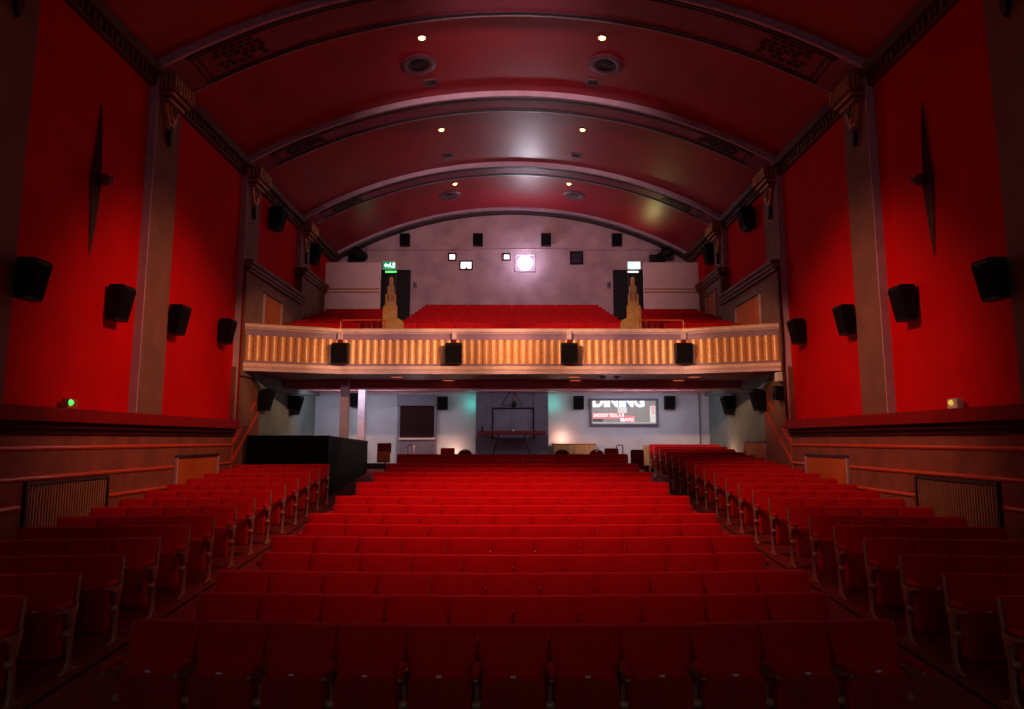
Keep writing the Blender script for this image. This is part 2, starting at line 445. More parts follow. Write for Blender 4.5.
PATH = [Vector((-6.44, 15.95)), Vector((-4.32, 16.80)), Vector((4.32, 16.80)), Vector((6.44, 15.95))]
def offs(d):
    """path moved outward (towards the stage) by d"""
    out = []
    ns = []
    for a, c_ in zip(PATH, PATH[1:]):
        t = (c_-a).normalized(); ns.append(Vector((t.y, -t.x)))
    for i, p in enumerate(PATH):
        if i == 0: out.append(p + ns[0]*d)
        elif i == 3: out.append(p + ns[2]*d)
        else:
            m = (ns[i-1]+ns[i]); m = m / (1+ns[i-1].dot(ns[i])); out.append(p + m*d)
    return out
def sweep(prof):
    rings = []
    for i in range(4):
        rings.append([(offs(d)[i].x, offs(d)[i].y, z) for d, z in prof])
    return B().loft(rings)
fr = struct(sweep([(0, 1.80), (0, 2.70), (-.10, 2.70), (-.10, 1.80)]).build('balcony_front', 'gold'))
tag(fr, 'gold fluted balcony front with pale top and bottom mouldings', 'balcony front')
sweep([(-.1, 1.62), (.10, 1.62), (.10, 1.66), (.07, 1.68), (.07, 1.70), (-.1, 1.70)]).build('base_moulding', 'pale_pink', fr)
sweep([(-.1, 1.70), (.085, 1.70), (.11, 1.74), (.11, 1.81), (.07, 1.83), (-.1, 1.83)]).build('base_band', 'cream_gold', fr)
sweep([(-.05, 1.83), (.09, 1.83), (.09, 1.875), (-.05, 1.875)]).build('base_fillet', 'purple_band', fr)
sweep([(-.1, 2.48), (.075, 2.48), (.075, 2.66), (-.1, 2.66)]).build('top_band', 'purple_band', fr)
sweep([(-.1, 2.63), (.10, 2.63), (.10, 2.66), (-.1, 2.66)]).build('top_fillet', 'pale_pink', fr)
sweep([(-.14, 2.66), (.13, 2.66), (.15, 2.69), (.15, 2.74), (.10, 2.77), (-.14, 2.77)]).build('top_rail', 'cream_gold', fr)
# fluted panel : convex reeds side by side
b = B()
for i in range(3):
    A, C_ = offs(0.0)[i], offs(0.0)[i+1]
    t = (C_-A); Ln = t.length; t = t/Ln; nrm = Vector((t.y, -t.x))
    cnt = round(Ln/.187); p = Ln/cnt
    cols = []
    for k in range(cnt):
        for q in range(8):
            th = PI*q/8
            d = .012 + .088*math.sin(th)
            pos = A + t*(p*(k + .5 - .5*math.cos(th)*.97)) + nrm*d
            cols.append(pos)
    lo = [b.bm.verts.new((p_.x, p_.y, 1.875)) for p_ in cols]; hi = [b.bm.verts.new((p_.x, p_.y, 2.48)) for p_ in cols]
    fs = [b.bm.faces.new((lo[k], lo[k+1], hi[k+1], hi[k])) for k in range(len(cols)-1)]
b.build('fluted_panel', 'gold_crackle', fr, True)
for x in (-4.32, -1.45, 1.44, 4.32):
    b = B(); b.box((x-.055, 16.62, 2.48), (x+.055, 16.76, 2.67), .008); b.build('post', 'pale_pink', fr)
    b = B(); b.box((x-.06, 16.66, 1.88), (x+.06, 16.78, 2.475), .008); b.build('post_recess', 'red_ledge', fr)

# orange guard rails on the balcony front
for s in (-1, 1):
    r = empty('guard_rail', (s*3.86, 17.12, 2.24), 0, 'orange tubular guard rail on the balcony edge, %s side' % SIDES[s], 'railing', 'balcony guard rails')
    B().tube([(-.58, 0, 0), (-.58, 0, .78), (-.56, 0, .82), (.56, 0, .82), (.58, 0, .78), (.58, 0, 0)], .022).build('top_tube', 'orange_paint', r, True)
    B().tube([(-.58, 0, .42), (.58, 0, .42)], .016).build('mid_tube', 'orange_paint', r, True)

# stepped skyscraper shaped gilt screens at the gangway ends
def tower(s):
    r = empty('gilt_screen', (s*3.19, 17.35, 2.24), 0, None, None)
    k = .00278
    def P(x, y): return (s*-1*(x-195)*k*-1 if s < 0 else -(x-195)*k, (665-y)*k+.74)
    out = [(122, 940), (122, 500), (132, 480), (142, 478), (142, 375), (150, 372), (160, 370), (160, 296), (178, 288), (178, 215), (184, 207), (195, 203), (206, 207), (213, 215), (213, 288), (228, 296), (228, 370),
           (242, 375), (242, 478), (255, 482), (255, 600), (275, 608), (300, 625), (312, 640), (320, 665), (320, 940)]
    pts = [((x-195)*k*(1 if s < 0 else -1), (665-y)*k+.74) for x, y in out]
    B().prism(pts, 'y', -.04, .04, None, .006).build('board', 'gold_board', r)
    b = B()
    for x0, x1 in ((167, 184), (203, 220)):
        a, c_ = sorted(((x0-195)*k*(1 if s < 0 else -1), (x1-195)*k*(1 if s < 0 else -1)))
        b.box((a, -.048, (665-440)*k+.74), (c_, -.038, (665-(380 if s < 0 else 350))*k+.74))
    b.build('slot', 'dark_line', r)
    b = B(); b.box((-.006, -.05, .3), (.006, -.038, (665-445)*k+.74)); b.box((-.05, -.05, (665-478)*k+.74), (-.035, -.038, (665-300)*k+.74)); b.box((.035, -.05, (665-478)*k+.74), (.05, -.038, (665-300)*k+.74))
    b.build('rib', 'pale_wood', r)
    return r
tag(tower(-1), 'gold stepped tower-shaped screen at the balcony gangway below the green exit sign', 'screen', 'gilt gangway screens')
tag(tower(1), 'gold stepped tower-shaped screen at the balcony gangway below the washed-out exit sign', 'screen', 'gilt gangway screens')

# ------------------------------------------------------------------ seats
def back_rings(w=.516, hb=.42, ht=.88):
    rings = []
    xs = [-1, -.985, -.93, -.8, -.6, -.3, 0, .3, .6, .8, .93, .985, 1]
    for u in xs:
        e = abs(u)
        bul = 1-.55*e**6
        ins = .008 if e == 1 else 0
        zt = ht - .006*e**6 - ins
        fr_ = [(-.035, hb+ins), (-.075*bul-.012, hb+.05), (-.090*bul-.010, hb+.13), (-.072*bul+.004, hb+.22), (-.040*bul+.022, hb+.33), (-.026*bul+.044, zt-.045), (-.010*bul+.052, zt-.010), (.085, zt), (.112, zt-.012), (.120, zt-.045), (.075, hb+.2), (.035, hb+.02)]
        ring = []
        for y, z in fr_:
            k = 1 - .10*max(0, min(1, (.67-z)/.05))
            ring.append((u*k*w/2, y + (ins if y < .03 else -ins*.5), z))
        rings.append(ring)
    return rings
def rr_outline(w, z0, z1, r, n=5):
    pts = [(-w/2, z0+.02), (-w/2+.02, z0), (w/2-.02, z0), (w/2, z0+.02)]
    for k in range(n+1):
        a = PI/2*k/n; pts.append((w/2-r+r*math.cos(a), z1-r+r*math.sin(a)))
    for k in range(n+1):
        a = PI/2+PI/2*k/n; pts.append((-w/2+r+r*math.cos(a), z1-r+r*math.sin(a)))
    return pts
def add_armrest(root, x, me):
    o = bpy.data.objects.new('armrest', me['arm']); COL.objects.link(o); o.parent = root; o.location.x = x
    st_ = bpy.data.objects.new('standard', me['std']); COL.objects.link(st_); st_.parent = root; st_.location.x = x
    h = bpy.data.objects.new('hinge', me['hinge']); COL.objects.link(h); h.parent = st_
SM = {}
SM['back'] = B().loft(back_rings()).mesh('backrest', 'plush', True)
b = B(); b.prism(rr_outline(.445, .15, .585, .065), 'y', -.155, -.045, None, .018); SM['pan'] = b.mesh('seat_cushion', 'plush', True)
b = B(); b.prism(rr_outline(.405, .17, .555, .05), 'y', -.163, -.154, None, .003); SM['ply'] = b.mesh('seat_board', 'seat_ply', True)
b = B(); b.box((-.020, -.168, .572), (.020, -.150, .586), .003); SM['plate'] = b.mesh('number_plate', 'tag_white')
b = B(); b.box((-.027, -.30, .605), (.027, -.055, .655), .020, None, 3); SM['arm'] = b.mesh('armrest', 'plush', True)
b = B(); b.prism([(-.16, 0), (.12, 0), (.12, .012), (.03, .03), (.0, .10), (.0, .40), (.06, .60), (.03, .60), (-.02, .575), (-.27, .610), (-.275, .585), (-.12, .54), (-.055, .46), (-.05, .10), (-.08, .03), (-.16, .012)], 'x', -.016, .016, None, .004)
SM['std'] = b.mesh('standard', 'standard_metal', True)
b = B(); b.lathe([(0, -.032), (.028, -.032), (.034, -.02), (.034, .02), (.028, .032), (0, .032)], Matrix.Translation((0, -.08, .36)) @ Matrix.Rotation(PI/2, 4, 'Y'), 14); SM['hinge'] = b.mesh('hinge', 'standard_metal', True)
b = B(); b.prism([(-.01, .40), (.02, .40), (.055, .62), (.078, .86), (.045, .87), (.025, .64)], 'x', -.010, .010, None, .003); SM['strip'] = b.mesh('side_strip', 'standard_metal', True)

def make_seat():
    r = empty('cinema_seat', (0, 0, 0), 0, 'x', 'seat')
    for n, k in (('backrest', 'back'),): 
        o = bpy.data.objects.new(n, SM[k]); COL.objects.link(o); o.parent = r
    pan = bpy.data.objects.new('seat_cushion', SM['pan']); COL.objects.link(pan); pan.parent = r
    o = bpy.data.objects.new('seat_board', SM['ply']); COL.objects.link(o); o.parent = pan
    o = bpy.data.objects.new('number_plate', SM['plate']); COL.objects.link(o); o.parent = pan
    add_armrest(r, -.262, SM)
    return r
PROTO = make_seat(); first_seat = [True]
ORD = ['', 'first', 'second', 'third', 'fourth', 'fifth', 'sixth', 'seventh', 'eighth', 'ninth', 'tenth', 'eleventh', 'twelfth', 'thirteenth', 'fourteenth', 'fifteenth', 'sixteenth', 'seventeenth']
def seat(x, y, z, rz, label, group, right_end=False, strip=0):
    if first_seat[0]: o = PROTO; first_seat[0] = False
    else: o = copy_tree(PROTO)
    o.location = (x, y, z); o.rotation_euler = (0, 0, rz)
    o['label'] = label; o['group'] = group
    EXTRA.append((o, right_end, strip))
    return o
EXTRA = []
PITCH = .524
def row_words(k, n):
    """k-th of n rows counted from the stage"""
    if k == 1: return 'the front row'
    if k == n: return 'the back row'
    if k <= (n+1)//2: return '%s row' % ORD[k]
    return '%s row from back' % ORD[n-k+1]
# centre block
for k in range(1, 18):
    y, top = ROWS[k-1]
    n = 11 if k % 2 else 10
    if k == 17: top = -.37
    if k == 16: top = -.47
    pit = .526 if k % 2 else .546
    for j in range(n):
        x = (j-(n-1)/2)*pit + .01
        dy = .12*(x/2.86)**2
        e = 'at booth end' if j == 0 else 'at sign end' if j == n-1 else ('%s from booth end' % ORD[j+1] if j < n/2 else '%s from sign end' % ORD[n-j])
        q_ = seat(x, y-.07+dy, max(floor_z(y+dy), top-.88), math.atan(.24*x/2.86**2), 'red tip-up seat %s, %s of centre block' % (e, row_words(k, 17)), 'centre block seats', j == n-1, (-1 if j == 0 else 1 if j == n-1 else 0))
        q_.scale.x = pit/.524
# side blocks
for s, ks in ((-1, range(2, 16)), (1, range(2, 23))):
    ks = list(ks)
    for q, k in enumerate(ks):
        y, top = ROWS[k-1]
        ang = math.radians(4) * s * -1
        for j in range(4):
            d = .26 + j*PITCH
            x = s*(4.16 + d*math.cos(ang)) ; yy = y - d*math.sin(math.radians(4))
            e = ('on the aisle', 'second from aisle', 'third from aisle', 'against the wall')[j]
            end = (s < 0 and j == 0) or (s > 0 and j == 3)
            seat(x, yy-.07, floor_z(yy), ang*-1 if False else (math.radians(4) if s < 0 else -math.radians(4)),
                 'red tip-up seat %s, %s of side block beside %s' % (e, row_words(q+1, len(ks)), 'black booth' if s < 0 else 'sign wall'),
                 '%s side block seats' % SIDES[s], end, (s*-1 if j == 0 else 0))
for o, re_, strip in EXTRA:
    if re_: add_armrest(o, .262, SM)
    if strip:
        t = bpy.data.objects.new('side_strip', SM['strip']); COL.objects.link(t); t.parent = o; t.location.x = strip*.264

# balcony seats : backs seen over the balcony front
b = B()
rings0 = back_rings()
pan_tmp = SM['pan']
def bal_seat(x, y, zf):
    M = Matrix.Translation((x, y, zf))
    b.loft([[M @ Vector(p) for p in r] for r in rings0])
    n0 = len(b.bm.verts); b.bm.from_mesh(pan_tmp); b.bm.verts.ensure_lookup_table()
    bmesh.ops.transform(b.bm, matrix=M, verts=b.bm.verts[n0:])
    for dx in (-.262, .262): b.box((x+dx-.02, y-.26, zf+.02), (x+dx+.02, y+.02, zf+.645), .01)
for j, (y, top) in enumerate(BROWS):
    n = 12 if j < 7 else 12
    for q in range(n): bal_seat((q-(n-1)/2)*PITCH, y, top-.88)
    if j < 6:
        for s in (-1, 1):
            m = 4
            for q in range(m): bal_seat(s*(4.42+q*PITCH), y, top-.88)
bs = b.build('balcony_seats', 'plush', None, True)
tag(bs, 'rows of red plush seats rising behind the gold balcony front', 'seat', 'balcony seats', 'stuff')

# ------------------------------------------------------------------ speakers
def wedge_speaker(loc, rz, w, h, d0, d1, label, group, bracket=True):
    """black surround speaker, back at y=0, front faces -y, shallower at the bottom"""
    r = empty('wall_speaker', loc, rz, label, 'speaker', group)
    g = .0
    B().prism([(-.06, -h/2), (-.06-d1, -h/2), (-.06-d0, h/2-.04), (-.06-d0+.03, h/2), (-.06, h/2)], 'x', -w/2, w/2, None, .012).build('cabinet', 'black_cabinet', r)
    a = Vector((0, -.06-d1, -h/2)); c_ = Vector((0, -.06-d0, h/2-.04)); t = (c_-a); nrm = Vector((0, -t.z, t.y)).normalized()
    if nrm.y > 0: nrm = -nrm
    p0, p1 = a + t*.06, a + t*.94
    B().prism([(p0.y+nrm.y*.001, p0.z+nrm.z*.001), (p1.y+nrm.y*.001, p1.z+nrm.z*.001), (p1.y+nrm.y*.014, p1.z+nrm.z*.014), (p0.y+nrm.y*.014, p0.z+nrm.z*.014)], 'x', -w/2+.025, w/2-.025).build('grille', 'black_mesh', r)
    if bracket:
        bb = B(); bb.box((-.06, -.062, -.12), (.06, -.005, .12), .006); bb.box((-.10, -.012, -.16), (.10, .0, .16), .003); bb.build('bracket', 'black_metal', r)
    return r
RZ = {-1: PI/2, 1: -PI/2}      # on the left wall the front (-y) must face +x
WS = [(8.62, 2.08, 'nearest the stage', .93), (10.85, 2.22, 'second from the stage', 1.0), (12.80, 2.29, 'third from the stage', .98), (15.0, 2.42, 'beside the balcony front', .96)]
for s in (-1, 1):
    for (y, z, wd, sc) in WS:
        xw = 6.48 if abs(y-8.25) < .5 else 6.62
        wedge_speaker((s*xw, y, z), RZ[s], .36*sc, .58*sc, .26, .15, 'black wedge speaker on red %s-side wall, %s' % (SIDES[s], wd), 'stalls wall speakers')
    for (y, z, wd) in ((17.75, 5.98, 'nearer the balcony front'), (21.2, 5.95, 'nearer the back wall')):
        wedge_speaker((s*6.62, y, z), RZ[s], .40, .62, .36, .22, 'black wedge speaker high on %s-side balcony wall, %s' % (SIDES[s], wd), 'balcony wall speakers')
    for (y, z, wd) in ((17.3, 1.0, 'nearer the stage'), (19.7, .98, 'nearer the back')):
        wedge_speaker((s*6.52, y, z), RZ[s], .36, .56, .30, .16, 'black wedge speaker under the balcony on %s-side wall, %s' % (SIDES[s], wd), 'under-balcony speakers')
for x, wd in ((-4.27, 'at the booth-side corner'), (-1.45, 'above the shutter side of the dark kiosk'), (1.42, 'above the sign side of the dark kiosk'), (4.27, 'at the sign-side corner')):
    r = wedge_speaker((x, 16.72, 2.12), 0, .41, .50, .26, .20, 'black speaker hung on gold balcony front %s' % wd, 'balcony front speakers')
for x, z, wd in ((-5.15, 1.28, 'behind the pale columns'), (-2.28, 1.17, 'between shutter and dark kiosk'), (2.19, 1.19, 'between dark kiosk and lit sign'), (5.18, 1.19, 'beyond the lit sign')):
    wedge_speaker((x, 22.2, z), 0, .34, .44, .20, .14, 'small black speaker on pale rear wall under balcony, %s' % wd, 'rear wall speakers')
for x, wd in ((-4.0, 'nearest the green exit sign'), (-1.27, 'above the two lit ports'), (1.27, 'just above the projector port'), (3.92, 'nearest the washed-out exit sign')):
    wedge_speaker((x, 24.5, 7.40), 0, .37, .46, .24, .16, 'small black speaker high on balcony back wall, %s' % wd, 'balcony back wall speakers')
# small speaker with white box beneath the balcony corner
r = empty('monitor_speaker', (6.50, 15.95, 1.12), RZ[1], 'small black monitor speaker hung under the balcony corner beside red wall', 'speaker')
box((-.10, -.26, -.20), (.10, -.05, .14), .012).build('cabinet', 'black_cabinet', r)
box((-.03, -.05, -.06), (.03, 0, .04), .004).build('bracket', 'black_metal', r)
B().lathe([(0, .0), (.065, .0), (.055, .012), (0, .004)], Matrix.Translation((0, -.27, -.08)) @ Matrix.Rotation(PI/2, 4, 'X'), 16).build('cone', 'black_mesh', r, True)
wbx = B().box((6.28, 15.80, 1.36), (6.50, 15.98, 1.58), .015).build('junction_box', 'white_plastic'); tag(wbx, 'small white junction box under the balcony end on sign side', 'electrical box')

# ------------------------------------------------------------------ wall panels and radiator grilles
def panel(s, y0, y1, z0, z1, label, x=6.50):
    r = empty('wall_panel', (s*x, (y0+y1)/2, z0), RZ[s], label, 'panel', 'orange wall panels')
    w = (y1-y0)/2; h = z1-z0
    box((-w, -.012, 0), (w, -.0, h), .004).build('board', 'panel_wood', r)
    bb = B(); bb.box((-w-.05, -.05, h), (w+.05, 0, h+.05), .006); bb.build('head_shade', 'dark_line', r)  # dark strip put in for the shade at the panel head
    box((-w-.05, -.05, 0), (-w, 0, h), .006).build('jamb', 'lilac_paint', r); box((w, -.05, 0), (w+.05, 0, h), .006).build('jamb', 'lilac_paint', r)
panel(-1, 13.12, 14.90, -1.20, -.36, 'orange flush panel in dado beside the red seats, booth side')
panel(1, 13.12, 14.90, -1.20, -.36, 'orange flush panel in dado beside the red seats, sign side')
panel(1, 17.35, 18.9, -.85, -.10, 'orange flush panel low on wall under the balcony', 6.52)
panel(-1, 16.95, 18.2, 2.3, 3.72, 'orange doorway-like panel behind the balcony front, booth side', 6.40)
panel(1, 16.95, 18.75, 2.3, 3.72, 'orange doorway-like panel behind the balcony front, sign side', 6.40)
panel(1, 20.6, 21.6, 3.2, 4.62, 'orange panel beside the pale partition at balcony rear', 6.40)
for s in (-1, 1):
    r = empty('radiator_grille', (s*6.50, 9.98, -1.55), RZ[s], 'tan slatted radiator grille in %s-side dado behind the seats' % SIDES[s], 'grille', 'radiator grilles')
    w, h = .88, .93
    box((-w, -.010, 0), (w, 0, h), .003).build('backing', 'dark_line', r)
    bb = B()
    for k in range(30): bb.box((-w+.01+k*.0587, -.040, .01), (-w+.01+k*.0587+.034, -.008, h-.01), .004)
    bb.build('slats', 'grille_tan', r)
    bb = B(); bb.box((-w-.05, -.06, h), (w+.05, 0, h+.05), .006); bb.box((-w-.05, -.06, 0), (-w, 0, h), .006); bb.box((w, -.06, 0), (w+.05, 0, h), .006); bb.build('frame', 'dark_line', r)

# ------------------------------------------------------------------ spear ornaments on the red walls
for s in (-1, 1):
    r = empty('spear_ornament', (s*6.60, 10.2, 4.08), RZ[s], 'tall bronze spear-shaped wall ornament on red %s-side wall' % SIDES[s], 'wall ornament', 'spear ornaments')
    def blade(zs):
        rings = []
        for z, w, d in zs: rings.append([(-w, 0, z), (0, -d, z), (w, 0, z), (0, .0, z)])
        return B().loft(rings)
    blade([(0, .13, .09), (.25, .10, .075), (.7, .055, .05), (1.32, .006, .006)]).build('upper_blade', 'bronze_dark', r)
    blade([(0, .14, .10), (-.3, .10, .08), (-.75, .055, .05), (-1.24, .006, .006)]).build('lower_blade', 'bronze_dark', r)
    bb = B(); bb.lathe([(0, -.09), (.05, -.08), (.11, -.02), (.13, .02), (.10, .05), (.09, .07), (0, .075)], None, 20)
    o = bb.build('boss', 'bronze_dark', r, True); o.location = (0, -.15, 0); o.scale = (1, .8, 1)
    for dx in (-.07, .06):
        B().lathe([(0, .03), (.022, .02), (.03, 0), (.022, -.02), (0, -.03)], Matrix.Translation((dx, -.235, .05)), 10).build('lamp_stud', 'chrome', r, True)

# emergency lights on the ledge
for s, gm, cw in ((-1, 'glow_green', 'green'), (1, 'glow_yellow', 'yellow')):
    r = empty('emergency_light', (s*6.50, 9.85, .44), RZ[s], 'small ledge lamp box with a glowing %s indicator' % cw, 'light', 'ledge emergency lights')
    box((-.10, -.05, 0), (.12, .05, .15), .012).build('housing', 'white_plastic' if s > 0 else 'panel_wood', r)
    B().lathe([(0, .035), (.03, .028), (.045, 0), (0, 0)], Matrix.Translation((-.05 if s < 0 else .0, -.05, .09)) @ Matrix.Rotation(PI/2, 4, 'X'), 14).build('indicator', gm, r, True)

# ------------------------------------------------------------------ ceiling fittings
def ceil_frame(x, y, R=13.0):
    a = math.asin(x/R)
    return (x, y, ZC+R*math.cos(a)), a
def on_ceiling(name, x, y, label, cat, group):
    p, a = ceil_frame(x, y)
    r = empty(name, p, 0, label, cat, group); r.rotation_euler = (0, a, 0)
    return r
bays = ['nearest the stage', 'above the balcony front', 'at the back of the balcony']
for i, (x, y) in enumerate(((1.91, 13.24), (1.94, 17.48), (1.90, 21.42))):
    for s in (-1, 1):
        r = on_ceiling('ceiling_downlight', s*x, y, 'glowing amber downlight on %s side of ceiling bay %s' % (SIDES[s], bays[i]), 'downlight', 'ceiling downlights')
        B().lathe([(.075, .02), (.12, .0), (.12, -.015), (.085, -.022), (.072, .0)], None, 24).build('trim_ring', 'vent_grey', r, True)
        B().lathe([(0, -.045), (.04, -.038), (.066, -.012), (.07, .01), (0, .01)], None, 20).build('lamp', 'lamp_amber', r, True)
for i, (x, y, sc) in enumerate(((2.12, 14.20, 1.0), (2.17, 22.38, .95))):
    for s in (-1, 1):
        r = on_ceiling('round_ceiling_vent', s*x, y, 'round grey ceiling vent with dark centre on %s side, %s' % (SIDES[s], ['bay nearest the stage', 'bay at balcony back']), 'ceiling vent', 'round ceiling vents')
        r['label'] = 'round grey ceiling vent with dark centre on %s side, %s' % (SIDES[s], ['bay nearest the stage', 'bay at balcony back'][i])
        B().lathe([(.25*sc, .02), (.40*sc, .02), (.41*sc, -.01), (.38*sc, -.035), (.30*sc, -.05), (.25*sc, -.03)], None, 40).build('rim', 'vent_grey', r, True)
        B().lathe([(0, -.035), (.10, -.04), (.10, -.02), (.16, -.035), (.16, -.015), (.25*sc, -.025), (.25*sc, .02), (0, .02)], None, 36).build('diffuser', 'vent_dark' if i == 0 else 'vent_grey', r, True)
for i, (x, y) in enumerate(((1.93, 15.04), (1.93, 19.15))):
    for s in (-1, 1):
        r = on_ceiling('square_ceiling_vent', s*x, y, 'small square ceiling vent just before the arch, %s side, %s' % (SIDES[s], ['bay nearest the stage', 'bay above the balcony'][i]), 'ceiling vent', 'square ceiling vents')
        bb = B(); bb.box((-.17, -.17, -.02), (-.11, .17, .02), .004); bb.box((.11, -.17, -.02), (.17, .17, .02), .004); bb.box((-.11, -.17, -.02), (.11, -.11, .02), .004); bb.box((-.11, .11, -.02), (.11, .17, .02), .004)
        bb.build('frame', 'vent_grey', r)
        bb = B(); bb.box((-.11, -.11, .0), (.11, .11, .015))
        for k in range(4): bb.box((-.11, -.09+k*.05, -.012), (.11, -.07+k*.05, .004))
        bb.build('louvre', 'vent_dark', r)

# ------------------------------------------------------------------ projection ports
def port(x, z, w, h, glass, label, frame='black_board'):
    r = empty('projection_port', (x, 24.5, z), 0, label, 'projection window', 'projection ports')
    bb = B(); t = .05
    bb.box((-w/2-t, -.05, -h/2-t), (-w/2, 0, h/2+t)); bb.box((w/2, -.05, -h/2-t), (w/2+t, 0, h/2+t)); bb.box((-w/2, -.05, h/2), (w/2, 0, h/2+t)); bb.box((-w/2, -.05, -h/2-t), (w/2, 0, -h/2))
    bb.build('frame', frame, r)
    box((-w/2, -.02, -h/2), (w/2, -.002, h/2)).build('pane', glass, r)
    return r
port(-2.24, 6.78, .21, .20, 'port_white', 'small square lit projection port, upper of the two near shutter side')
pr = port(-1.72, 6.46, .40, .26, 'port_white', 'wide lit projection port below the small square one')
B().lathe([(0, .03), (.018, .024), (.027, 0), (.018, -.018), (.03, -.03), (.03, -.045), (0, -.045)], Matrix.Translation((.01, -.05, -.085)), 14).build('silhouette', 'black_board', pr, True)
port(-.20, 6.78, .20, .18, 'port_white', 'small lit projection port just above and beside the projector')
port(2.42, 6.74, .40, .40, 'port_dark', 'dark unlit square projection port beyond the projector')
pr = port(.49, 6.55, .64, .56, 'port_bright', 'blazing white projector port in the middle of the back wall', 'pale_pink')
B().lathe([(0, .05), (.15, .045), (.25, .02), (.265, 0), (0, 0)], Matrix.Translation((0, -.02, 0)) @ Matrix.Rotation(PI/2, 4, 'X'), 24).build('projector_lens', 'lens_white', pr, True)

# exit signs
def exit_sign(x, z, face, label):
    r = empty('exit_sign', (x, 24.42, z), 0, label, 'exit sign', 'balcony exit signs')
    box((-.26, -.05, -.15), (.26, .08, .17), .012).build('housing', 'white_plastic', r)
    box((-.235, -.056, -.125), (.235, -.049, .145)).build('lit_panel', face, r)
    m = 'exit_white'
    B().prism([(-.20, .01), (-.12, .10), (-.12, .045), (-.055, .045), (-.055, -.025), (-.12, -.025), (-.12, -.08)], 'y', -.062, -.055).build('arrow', m, r)
    bb = B(); bb.lathe([(0, .022), (.016, .016), (.022, 0), (.016, -.016), (0, -.022)], Matrix.Translation((.035, -.058, .095)), 10)
    bb.prism([(.0, .06), (.05, .07), (.06, .0), (.10, -.06), (.08, -.09), (.03, -.02), (-.005, -.05), (-.035, -.09), (-.05, -.07), (.0, .0), (-.02, .035), (-.045, .01), (-.055, .03)], 'y', -.062, -.055)
    bb.build('running_figure', m, r)
    bb = B(); bb.box((.12, -.062, -.09), (.20, -.055, .11)); bb.build('door_symbol', m, r)
    return r
exit_sign(-4.57, 6.42, 'exit_green', 'green exit sign with running figure above the booth-side balcony door')
exit_sign(4.55, 6.42, 'exit_pale', 'pale washed-out exit sign above the sign-side balcony door')
for s, m in ((-1, 'glow_green'), (1, 'exit_white')):
    r = empty('door_head_lamp', (s*4.5, 24.37, 6.17), 0, 'slim lit lamp under the %s exit sign' % ('green' if s < 0 else 'washed-out'), 'light', 'door head lamps')
    box((-.22, -.05, -.03), (.22, .13, .05), .01).build('housing', 'white_plastic', r)
    box((-.20, -.056, -.03), (.20, -.049, .02)).build('tube', m, r)
for s in (-1, 1):
    r = empty('call_point', (s*3.62, 24.5, 5.7), 0, 'small dark switch box beside the %s-side balcony door' % SIDES[s], 'switch', 'balcony switches')
    box((-.07, -.05, -.12), (.07, 0, .12), .01).build('box', 'slate', r); box((-.03, -.065, -.03), (.03, -.05, .03), .005).build('button', 'black_cabinet', r)

# corner spotlights above the partitions
for s in (-1, 1):
    r = empty('spotlight', (s*5.62, 24.15, 6.78), 0, 'dark spotlight lantern above the pale balcony partition on %s side' % SIDES[s], 'spotlight', 'balcony spotlights')
    M = Matrix.Rotation(s*.5, 4, 'Z') @ Matrix.Rotation(math.radians(80), 4, 'X')
    B().lathe([(0, -.28), (.13, -.28), (.17, -.20), (.17, .16), (.20, .20), (.20, .30), (.17, .30), (.15, .20), (0, .19)], M, 18).build('body', 'black_cabinet', r, True)
    B().lathe([(0, .235), (.10, .225), (.15, .20), (0, .20)], M, 18).build('lens', 'chrome', r, True)
    bb = B(); bb.tube([(-.23, 0, 0), (-.23, 0, .26), (.23, 0, .26), (.23, 0, 0)], .016); bb.box((-.5, .15, -.25), (.10, .32, .05), .01); bb.box((-.03, -.01, .25), (.03, .33, .29), .004)
    bb.build('yoke', 'black_metal', r)
# black cables down the sign-side pilasters
for (path, lab) in (([(6.41, 15.72, 3.9), (6.39, 15.71, 3.2), (6.42, 15.72, 2.2), (6.38, 15.71, 1.6), (6.41, 15.72, .5)], 'black cable running down the pilaster edge at the balcony end'),
                    ([(6.41, 20.0, 5.9), (6.38, 20.0, 5.6), (6.36, 20.0, 5.0), (6.37, 20.0, 4.4)], 'black cable looping down the rear balcony pilaster')):
    o = B().tube([Vector(p) for p in path], .016, 6).build('cable', 'black_cabinet', None, True); tag(o, lab, 'cable', 'pilaster cables')

# ------------------------------------------------------------------ under the balcony
for i, (y, z, x) in enumerate(((17.4, 1.62, (-3.0, 1.62, 4.75)), (18.45, 1.62, (-1.75, 1.75, 4.6)), (20.2, 1.62, (-2.0, 2.0)))):
    for k, xx in enumerate(x):
        rel = {-3.0: 'near the columns', 1.62: 'just past the dark kiosk', 4.75: 'near the sign-side end', -1.75: 'before the shutter', 1.75: 'before the dark kiosk edge', 4.6: 'beyond the lit sign', -2.0: 'above shutter', 2.0: 'above kiosk edge'}[xx]
        r = empty('soffit_light', (xx, y, z), 0, 'amber recessed light in balcony soffit %s, %s line' % (rel, ['front', 'middle', 'rear'][i]), 'downlight', 'soffit lights')
        bb = B(); bb.box((-.17, -.10, -.012), (-.14, .10, 0)); bb.box((.14, -.10, -.012), (.17, .10, 0)); bb.box((-.14, -.10, -.012), (.14, -.07, 0)); bb.box((-.14, .07, -.012), (.14, .10, 0)); bb.build('bezel', 'vent_grey', r)
        box((-.14, -.07, -.022), (.14, .07, -.001), .006).build('lamp', 'soffit_amber', r)
